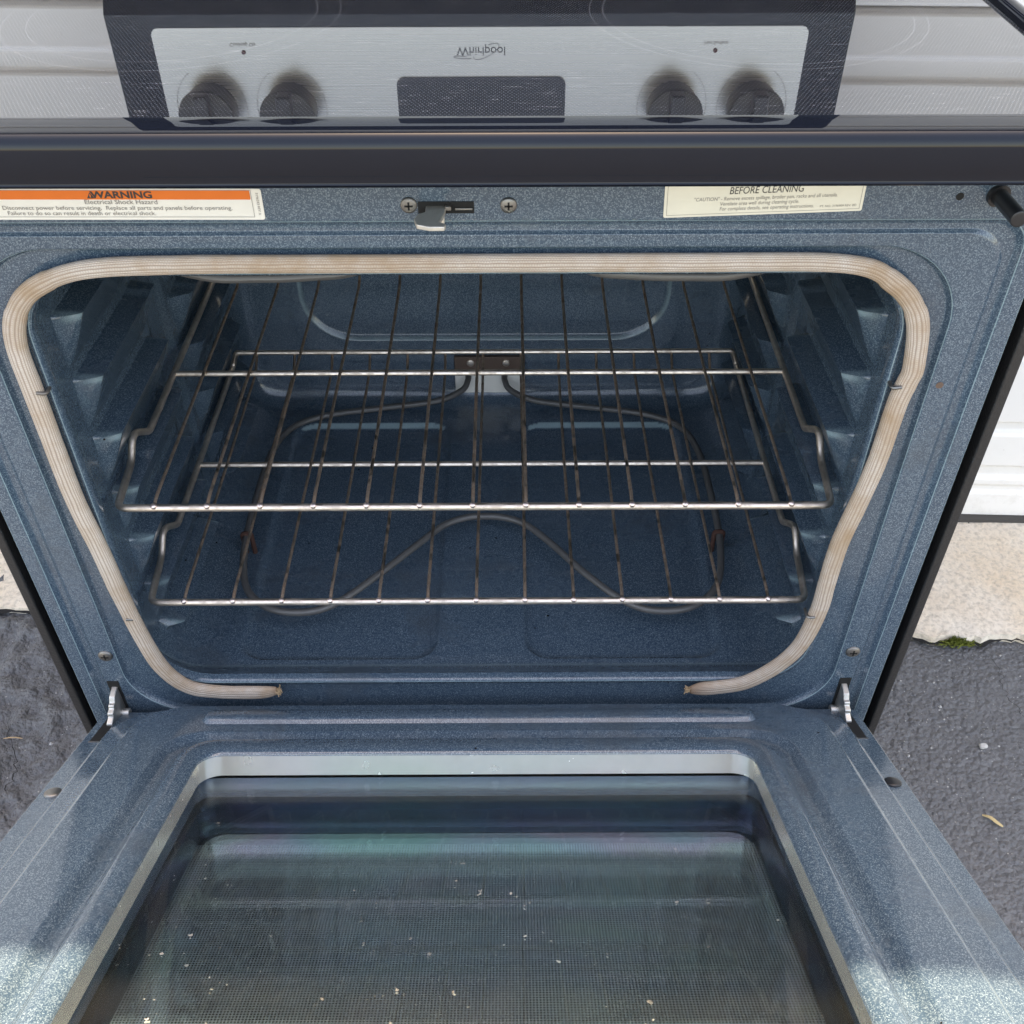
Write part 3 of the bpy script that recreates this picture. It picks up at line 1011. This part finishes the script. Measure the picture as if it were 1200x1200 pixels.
for sx in (-0.34, 0.34):
    for sy in (0.06, 0.55):
        cyl('foot', (sx, sy, zz(-0.26)), (sx, sy, 0.004), 0.016, BLACKPLASTIC, rng, 14)

# ---- cooktop: glass plate inside a rolled black frame
ZC = zz(0.603)
cook = box('cooktop_glass', -0.3640, 0.3640, -0.0215, 0.515, ZC - 0.006, ZC, COOKTOP, rng, 0.0006)
def build_frame_trim():
    # cross-section swept round three sides (front, left, right): offsets outward from the glass edge
    front = [(0.0, -0.0035), (0.0, 0.0008), (0.0008, 0.0013), (0.0080, 0.0013), (0.0195, 0.0012), (0.0222, 0.0006), (0.0246, -0.0014), (0.0259, -0.0042), (0.0266, -0.0075), (0.0275, -0.0155), (0.0272, -0.0210), (0.0265, -0.0246), (0.0275, -0.0259), (0.0268, -0.0274), (0.0250, -0.0280), (0.018, -0.0280), (0.016, -0.025), (-0.004, -0.025)]
    side = [(0.0, -0.0035), (0.0, 0.0016), (0.0014, 0.0040), (0.0042, 0.0058), (0.0075, 0.0062), (0.0112, 0.0050), (0.0140, 0.0022), (0.0155, -0.0018), (0.0160, -0.006), (0.0160, -0.012), (0.0160, -0.018), (0.0160, -0.021), (0.0160, -0.0225), (0.0157, -0.0240), (0.0150, -0.0245), (0.012, -0.0245), (0.010, -0.0245), (-0.004, -0.0245)]
    x0, y0, y1 = 0.3643, -0.0218, 0.535
    L = []
    N = 8
    for s, sec0, sec1 in ((-1, side, front), (1, front, side)):
        cxn = s * x0
        if s == -1:
            L.append([(cxn - d, y1, ZC + h) for d, h in side])
            L.append([(cxn - d, y0 + 0.03, ZC + h) for d, h in side])
        for k in range(N + 1):
            t = k / N
            a = R(180 + 90 * t) if s == -1 else R(270 + 90 * t)
            blend = t if s == -1 else 1 - t
            sec = [(sd[0] + (fr[0] - sd[0]) * blend, sd[1] + (fr[1] - sd[1]) * blend) for sd, fr in zip(side, front)]
            cr_ = 0.006
            L.append([(cxn - s * cr_ + (cr_ + d) * math.cos(a), y0 + cr_ + (cr_ + d) * math.sin(a), ZC + h) for d, h in sec])
        if s == -1:
            for q in np.linspace(-0.33, 0.33, 12):
                L.append([(q, y0 - d, ZC + h) for d, h in front])
        else:
            L.append([(cxn + d, y0 + 0.03, ZC + h) for d, h in side])
            L.append([(cxn + d, y1, ZC + h) for d, h in side])
    n = len(front)
    v = [p for l in L for p in l]
    f = [(k * n + i, k * n + i + 1, (k + 1) * n + i + 1, (k + 1) * n + i) for k in range(len(L) - 1) for i in range(n - 1)]
    return obj('cooktop_frame', v, f, FRAMEBLACK, rng, sharp=50, wn_=True)
build_frame_trim()

# ---- backguard with its control panel (seen only mirrored in the cooktop)
YB = 0.512
bgp = [(0.600, 0.60), (0.600, 0.885), (0.535, 0.897), (0.518, 0.891), (YB, 0.875), (YB, 0.7045), (0.530, 0.680), (0.530, 0.60)]
def build_backguard():
    v, f = [], []
    for x in (-0.3765, -0.3755, 0.3755, 0.3765):
        k = 0.0 if abs(x) < 0.376 else 0.0012
        for y, z in bgp:
            v.append((x, y + (k if y < 0.55 else -k), zz(z)))
    n = len(bgp)
    for j in range(3):
        for i in range(n):
            f.append((j * n + i, j * n + (i + 1) % n, (j + 1) * n + (i + 1) % n, (j + 1) * n + i))
    f += [tuple(range(n)), tuple(range(4 * n - 1, 3 * n - 1, -1))]
    return obj('backguard', v, f, GLOSSBLACK, rng, sharp=25)
bgd = build_backguard()
def bplate(name, hx, zc_, hz, r, d0, d1, mat, cx=0.0):
    L = rr(hx, zz(zc_ + hz), zz(zc_ - hz), r, 8, 1, 1, cx)
    v, f = loft([[(a, YB - d0 + 0.0005, b) for a, b in L], [(a, YB - d1, b) for a, b in L]], close_end=True)
    return obj(name, v, f, mat, bgd, sharp=30)
bplate('control_panel', 0.3325, 0.7865, 0.0700, 0.008, 0.0, 0.0012, BRUSHED)
bplate('clock_display', 0.0880, 0.8010, 0.0355, 0.008, 0.001, 0.0028, plain('smoked_display', (0.030, 0.033, 0.042), 0.12))
for kx in (-0.2845, -0.2005, 0.2010, 0.2855):
    kn = empty('knob', (kx, YB - 0.001, zz(0.797)), (0, 0, 0), rng)
    v, f, _ = tube([(0, 0, 0), (0, -0.003, 0), (0, -0.005, 0), (0, -0.028, 0), (0, -0.031, 0), (0, -0.0325, 0)], [0.0270, 0.0270, 0.0265, 0.0295, 0.0286, 0.022], 32)
    obj('knob_skirt', v, f, BLACKPLASTIC, kn)
    box('knob_grip', -0.0075, 0.0075, -0.046, -0.028, -0.0275, 0.0275, BLACKPLASTIC, kn, 0.003)
    v, f, _ = tube([(0.0365 * math.cos(R(a)), -0.0004, 0.0420 * math.sin(R(a))) for a in range(-60, 241, 6)], 0.00026, 6)
    obj('dial_line', v, f, GREYINK, kn)
for ix, tx in ((-0.2419, 'Cooktop On'), (0.2401, 'Hot Surface')):
    cyl('indicator_lamp', (ix, YB, zz(0.7400)), (ix, YB - 0.0022, zz(0.7400)), 0.0022, plain('unlit_indicator_lens', (0.10, 0.02, 0.02), 0.2), bgd, 14, dome=0.0008)
    text('indicator_text', tx, 0.0050, GREYINK, (ix, YB - 0.0016, zz(0.7325)), bgd)
text('badge_text', 'Whirlpool', 0.0128, LOGOINK, (0.0008, YB - 0.0016, zz(0.7395)), bgd, xs=0.94)
for (cx, cz, a, b, t0, t1) in ((0.006, 0.7402, 0.0145, 0.0050, -70, 200), (-0.0185, 0.7462, 0.009, 0.0012, 0, 300)):
    pp = []
    for k in range(40):
        t = R(t0 + (t1 - t0) * k / 39)
        xx, yy = a * math.cos(t), b * math.sin(t)
        c_, s_ = math.cos(R(-28 if cz < 0.745 else 4)), math.sin(R(-28 if cz < 0.745 else 4))
        pp.append((cx + xx * c_ - yy * s_, YB - 0.0013, zz(cz + xx * s_ + yy * c_)))
    v, f, _ = tube(pp, 0.00032, 6)
    obj('badge_swoosh', v, f, LOGOINK, bgd)

# ---- bake element on the floor of the oven, broil element under the roof
half = [(0.0225, 0.462, 0.104), (0.0225, 0.448, 0.1035), (0.030, 0.436, 0.097), (0.060, 0.421, 0.0925), (0.120, 0.411, 0.0905), (0.190, 0.397, 0.0895), (0.228, 0.372, 0.0890), (0.243, 0.325, 0.0885), (0.246, 0.250, 0.0885), (0.244, 0.175, 0.0885), (0.232, 0.118, 0.0885), (0.205, 0.090, 0.0885), (0.170, 0.084, 0.0885), (0.140, 0.096, 0.0885), (0.105, 0.132, 0.0885), (0.070, 0.178, 0.0885), (0.045, 0.206, 0.0885), (0.022, 0.2175, 0.0885)]
bp = half + [(0.0, 0.2195, 0.0885)] + [(-x + (0.004 if i > 14 else 0), y, z) for i, (x, y, z) in reversed(list(enumerate(half)))]
bk = rod('bake_element', catmull([(x, y, zz(z)) for x, y, z in bp], 6), 0.0037, ELEMENT, rng, 10)
for s in (-1, 1):
    obj('support_clip', *tube(smooth_path([(s * 0.240, 0.190, zz(0.0655)), (s * 0.240, 0.190, zz(0.0925)), (s * 0.249, 0.190, zz(0.0925)), (s * 0.249, 0.190, zz(0.0655))], 0.003), 0.0026, 8)[:2], RUST, bk)
plate1 = box('element_bracket', -0.0385, 0.0470, 0.4585, 0.4635, zz(0.1010), zz(0.1300), BROWNPLATE, rng, 0.0008)
box('terminal_plate', -0.0385, 0.0470, 0.4580, 0.4640, zz(0.0780), zz(0.1120), DULLPLATE, plate1, 0.0012)
for px in (-0.019, 0.024):
    h, c = screw('screw', (px, 0.4585, zz(0.122)), (0, -1, 0), 0.0048, CHROME, plate1)
for px in (-0.030, 0.037):
    cyl('rivet_hole', (px, 0.460, zz(0.1075)), (px, 0.4577, zz(0.1075)), 0.0018, DARK, plate1, 10)
br = []
for s in (-1, 1):
    side = [(0.020, 0.455), (0.020, 0.40), (0.026, 0.20), (0.040, 0.10), (0.075, 0.058), (0.110, 0.0490), (0.145, 0.0470), (0.180, 0.0495), (0.222, 0.075), (0.240, 0.14), (0.244, 0.30), (0.225, 0.39), (0.16, 0.405)]
    br.append([(s * x + (0.006 if s > 0 else 0.0), y, zz(0.4680)) for x, y in side])
bpath = catmull(list(reversed(br[0])) + [(-0.0185, 0.4640, zz(0.468))], 6)
brl = rod('broil_element', bpath, 0.0037, ELEMENT, rng, 10)
rod('element_branch', catmull(list(reversed(br[1])) + [(0.0265, 0.4640, zz(0.468))], 6), 0.0037, ELEMENT, brl, 10)
rod('element_link', catmull([br[0][-1], (-0.08, 0.412, zz(0.468)), (0.0, 0.414, zz(0.468)), (0.08, 0.412, zz(0.468)), br[1][-1]], 6), 0.0037, ELEMENT, brl, 10)
for hx in (-0.12, 0.126):
    rod('element_hanger', [(hx, 0.0515, zz(0.4710)), (hx, 0.054, zz(0.4895))], 0.0018, STEEL, brl, 6)

# ---- hinge arms
HINGE = make_chrome('hinge_steel', (0.52, 0.51, 0.48), 0.40, 0.2)
for s in (-1, 1):
    x = s * 0.3305
    box('hinge_slot', x - 0.0052, x + 0.0052, 0.0012, 0.006, zz(0.050), zz(0.0885), DARK, rng)  # black plate drawn for the dark inside of the slot
    arm = extrude_poly('hinge_arm', [(0.020, 0.084), (-0.004, 0.0800), (-0.009, 0.0790), (-0.012, 0.0748), (-0.0155, 0.0748), (-0.0165, 0.0720), (-0.0215, 0.0712), (-0.0225, 0.0678), (-0.0290, 0.0660), (-0.0302, 0.0622), (-0.0360, 0.0598), (-0.0400, 0.0530), (-0.0400, 0.0420), (-0.0300, 0.0330), (0.0, 0.028), (0.020, 0.034)],
                 0.0052, (x, 0, Z0), (0, 1, 0), (0, 0, 1), (1, 0, 0), HINGE, rng, 0.0008)
    cyl('hinge_rivet', (x - s * 0.0022, -0.006, zz(0.052)), (x - s * 0.0085, -0.006, zz(0.052)), 0.0045, HINGE, arm, 14, dome=0.001)

# ------------------------------------------------------------------ the lowered door (local: x, y = -distance from hinge, z = height above its flange)
PHI = 0.4513
door = empty('oven_door', (0, 0.0058, zz(0.0301)), (-PHI, 0, 0), rng)
def dl(hx, s0, s1, r, h, nc=12, nv=1, nh=1):
    return [(x, -y, h) for x, y in rr(hx, s1, s0, r, nc, nv, nh)]
DL = [(0.3452, 0.0190, 0.541, 0.004, -0.0290), (0.3452, 0.0190, 0.541, 0.004, 0.0136), (0.3447, 0.0195, 0.5405, 0.004, 0.0146), (0.3438, 0.0204, 0.5396, 0.004, 0.0150), (0.3292, 0.0225, 0.5270, 0.046, 0.0150), (0.3276, 0.0232, 0.5255, 0.046, 0.0166), (0.3256, 0.0238, 0.5240, 0.046, 0.0187),
      (0.3240, 0.0242, 0.5225, 0.045, 0.0191), (0.3088, 0.0250, 0.5030, 0.045, 0.0194), (0.3062, 0.0256, 0.5005, 0.044, 0.0222), (0.3030, 0.0264, 0.4975, 0.043, 0.0240),
      (0.2690, 0.0730, 0.4620, 0.034, 0.0240), (0.2665, 0.0752, 0.4598, 0.033, 0.0234), (0.2620, 0.0790, 0.4560, 0.032, 0.0196), (0.2595, 0.0812, 0.4538, 0.031, 0.0186), (0.2535, 0.0855, 0.4488, 0.030, 0.0184), (0.2510, 0.0874, 0.4466, 0.029, 0.0194), (0.2465, 0.0908, 0.4430, 0.027, 0.0252), (0.2440, 0.0930, 0.4405, 0.026, 0.0268),
      (0.2365, 0.1035, 0.4310, 0.021, 0.0274), (0.2315, 0.1100, 0.4252, 0.019, 0.0264), (0.2290, 0.1124, 0.4228, 0.018, 0.0246), (0.2279, 0.1134, 0.4217, 0.018, 0.0226)]
DL, DE = tighten(DL, {2: 0.6, 5: 0.9, 9: 0.85})
v, f = loft([dl(*a) for a in DL])
obj('inner_panel', v, f, ENAMEL, door, sharp=50, wn_=True, edge=[DE[i // (len(v) // len(DL))] for i in range(len(v))])
# pressed stiffening rib near the hinge edge
v, f = loft([dl(hx, 0.0415 - k, 0.0575 + k, 0.006 + k, h, 8) for hx, k, h in ((0.2455, 0.0035, 0.0236), (0.2440, 0.0020, 0.0250), (0.2425, 0.0005, 0.0276), (0.2405, -0.0018, 0.0286))], close_end=True)
obj('stiffening_rib', v, f, ENAMEL, door, sharp=50)
# window: bright retainer wall, coated pane, dark box, dotted outer pane
v, f = loft([dl(0.2283, 0.1131, 0.4220, 0.018, 0.0236), dl(0.2283, 0.1131, 0.4220, 0.018, 0.0222), dl(0.2290, 0.1128, 0.4228, 0.018, 0.0042), dl(0.2320, 0.1100, 0.4250, 0.018, 0.0034)])
obj('window_retainer', v, f, TRIM, door, sharp=40)
v, f = loft([dl(0.2400, 0.1030, 0.4320, 0.012, 0.0030), dl(0.2400, 0.1030, 0.4320, 0.012, 0.0005)], close_end=True, close_start=True)
obj('window_pane', v, f, GLASS, door, sharp=30)
v, f = loft([dl(0.2330, 0.1100, 0.4260, 0.014, 0.0001), dl(0.2345, 0.1085, 0.4275, 0.014, -0.0120), dl(0.2380, 0.1010, 0.4320, 0.014, -0.0236)])
obj('window_spacer', v, f, SPACER, door, sharp=40)
v, f = loft([dl(0.2480, 0.0850, 0.4400, 0.012, -0.0240), dl(0.2480, 0.0850, 0.4400, 0.012, -0.0265)], close_end=True, close_start=True)
obj('window_pane', v, f, COATED, door, sharp=30)
v, f = loft([dl(0.2440, 0.0870, 0.4380, 0.012, -0.0268), dl(0.2460, 0.0750, 0.4450, 0.010, -0.0355)])
obj('window_box', v, f, TEALDARK, door, sharp=30)
v, f = loft([dl(0.2600, 0.0450, 0.4750, 0.010, -0.0400), dl(0.2600, 0.0450, 0.4750, 0.010, -0.0360)], close_end=True, close_start=True)
obj('screened_pane', v, f, SCREEN, door, sharp=30)
# outer black skin and handle
v, f = loft([dl(0.330, 0.03, 0.52, 0.02, -0.0295), dl(0.3665, 0.0100, 0.5450, 0.004, -0.0298), dl(0.3682, 0.0085, 0.5460, 0.005, -0.0312), dl(0.3685, 0.0085, 0.5460, 0.006, -0.0520), dl(0.3620, 0.014, 0.5400, 0.008, -0.0600)], close_end=True)
obj('outer_skin', v, f, GLOSSBLACK, door, sharp=40)
hd = rod('handle', smooth_path([(-0.31, -0.497, -0.058), (-0.31, -0.497, -0.104), (0.31, -0.497, -0.104), (0.31, -0.497, -0.058)], 0.02), 0.011, BRUSHED, door, 14)
for s, ss in ((-1, 0.157), (1, 0.147), (-1, 0.47), (1, 0.47)):
    h, c = screw('screw', (s * 0.3335, -ss, 0.0152), (0, 0, 1), 0.0068, BLACKPLASTIC if s > 0 else STEEL, door)
for s in (-1, 1):
    box('hinge_opening', s * 0.3330 - 0.0045, s * 0.3330 + 0.0045, -0.0745, -0.0250, 0.005, 0.0153, DARK, door)  # black block, its colour replacing shade in the opening
    box('slot_edge', s * 0.3330 - 0.0052, s * 0.3330 + 0.0052, -0.0757, -0.0745, 0.005, 0.0157, STEEL, door)

# ================================================================== RACKS
def make_rack(zr, label):
    rk = empty('oven_rack', (0, 0.03, zz(zr)))
    tag(rk, label, 'oven rack', 'chrome racks inside the oven')
    h = 0.2862
    left = [(-0.276, 0.362, 0.0200), (-0.279, 0.362, 0.0195), (-h, 0.366, 0.000), (-h, 0.330, 0.0), (-h, 0.102, 0.0), (-h, 0.097, 0.0025), (-0.2895, 0.082, 0.0135), (-0.2905, 0.074, 0.0140), (-0.2905, 0.058, -0.0005), (-0.2895, 0.035, -0.0020), (-0.2860, 0.0, 0.0)]
    pts = left + [(-x, y, z) for x, y, z in reversed(left)]
    loop = smooth_path(pts, 0.0085, 5)
    v, f, _ = tube(loop, 0.0031, 12)
    obj('rack_frame', v, f, CHROME, rk, sharp=60)
    rod('rear_bar', [(-0.2765, 0.362, 0.0200), (0.2765, 0.362, 0.0200)], 0.0029, CHROME, rk)
    rod('cross_bar', [(-h, 0.189, -0.0004), (h, 0.189, -0.0004)], 0.0029, CHROME, rk)
    for i in range(13):
        x = (i - 6) * 0.0424 - 0.0014
        jx = random.uniform(-0.0006, 0.0006)
        p = smooth_path([(x, -0.0012, 0.0016), (x, 0.008, 0.0046), (x + jx, 0.189, 0.0046), (x, 0.345, 0.0046), (x, 0.362, 0.0170)], 0.01, 4)
        rod('wire', p, 0.00145, WIRE, rk, 8)
        cyl('weld_bead', (x, -0.0010, 0.0020), (x, -0.0016, 0.0040), 0.0025, BEAD, rk, 10, dome=0.0012)
    return rk
make_rack(0.2721, 'chrome wire oven rack on the higher guides, above the other rack')
make_rack(0.1614, 'chrome wire oven rack on the lower guides, just over the heating element')

# ================================================================== SMALL THINGS ON THE GROUND
def blob(name, c, sx, sy, sz, mat, seed, rot=0.0):
    rnd = random.Random(seed)
    bm = bmesh.new()
    bmesh.ops.create_icosphere(bm, subdivisions=2, radius=1.0)
    for q in bm.verts:
        k = 1 + rnd.uniform(-0.22, 0.22)
        q.co = Vector((q.co.x * sx * k, q.co.y * sy * k, q.co.z * sz * k))
    me = bpy.data.meshes.new(name)
    bm.to_mesh(me)
    bm.free()
    me.materials.append(mat)
    o = bpy.data.objects.new(name, me)
    COL.objects.link(o)
    o.location = c
    o.rotation_euler = (0, 0, rot)
    return o
tag(blob('pebble', (0.644, 0.201, 0.006), 0.0055, 0.0045, 0.003, STONE, 1), 'pale grey pebble lying on the asphalt beside the opened door', 'pebble')
def chip(name, pts, wd, mat, label, cat):
    P = catmull(pts, 5)
    rs = [wd * (0.35 + 0.65 * math.sin(math.pi * (i + 0.5) / len(P))) for i in range(len(P))]
    v, f, _ = tube(P, rs, 8, flat=(1.0, 0.35))
    return tag(obj(name, v, f, mat), label, cat)
chip('dry_leaf', [(0.608, 0.100, 0.006), (0.615, 0.095, 0.009), (0.622, 0.088, 0.008), (0.628, 0.084, 0.006)], 0.0024, LEAF, 'curled straw-coloured leaf scrap on the asphalt', 'leaf')
chip('dry_twig', [(-0.634, 0.2122, 0.0165), (-0.622, 0.2135, 0.017), (-0.609, 0.2122, 0.0165)], 0.0010, FRAY, 'thin pale dry twig lying on the lumpy asphalt by the crack', 'twig')

def moss_clump():
    rnd = random.Random(11)
    v, f = [], []
    for i in range(420):
        x = rnd.gauss(0, 0.011)
        y = rnd.gauss(0, 0.0035)
        hgt = rnd.uniform(0.004, 0.013) * math.exp(-(x / 0.02) ** 2)
        a = rnd.uniform(0, 6.28)
        lx, ly = rnd.gauss(0, 0.004), rnd.gauss(-0.002, 0.003)
        wx, wy = 0.0011 * math.cos(a), 0.0011 * math.sin(a)
        k = len(v)
        v += [(x - wx, y - wy, 0), (x + wx, y + wy, 0), (x + lx * 0.5 + wx, y + ly * 0.5 + wy, hgt * 0.7), (x + lx * 0.5 - wx, y + ly * 0.5 - wy, hgt * 0.7), (x + lx, y + ly, hgt)]
        f += [(k, k + 1, k + 2, k + 3), (k + 3, k + 2, k + 4)]
    o = obj('moss_clump', v, f, MOSS, smooth=False)
    o.location = (0.668, 0.376, 0.006)
    tag(o, 'small green moss clump in the joint between asphalt and concrete', 'moss')
moss_clump()

# loose grit on the asphalt, too small to count
def gravel():
    rnd = random.Random(21)
    v, f = [], []
    for i in range(900):
        s_ = rnd.choice((-1, 1))
        x = s_ * rnd.uniform(0.42, 0.95)
        y = rnd.uniform(-0.3, 0.36)
        s = abs(rnd.gauss(0, 0.0011)) + 0.0005
        z = 0.0055 if x < 0 else 0.0012
        k = len(v)
        for q in range(5):
            a = q * 1.2566 + rnd.uniform(-0.3, 0.3)
            v.append((x + s * math.cos(a), y + s * math.sin(a), z - 0.001))
        v.append((x, y, z + s * 0.9))
        f += [(k + q, k + (q + 1) % 5, k + 5) for q in range(5)]
    o = obj('loose_grit', v, f, STONE, smooth=False)
    o['kind'] = 'stuff'
    tag(o, 'fine pale grit scattered over the dark asphalt', 'grit')
gravel()
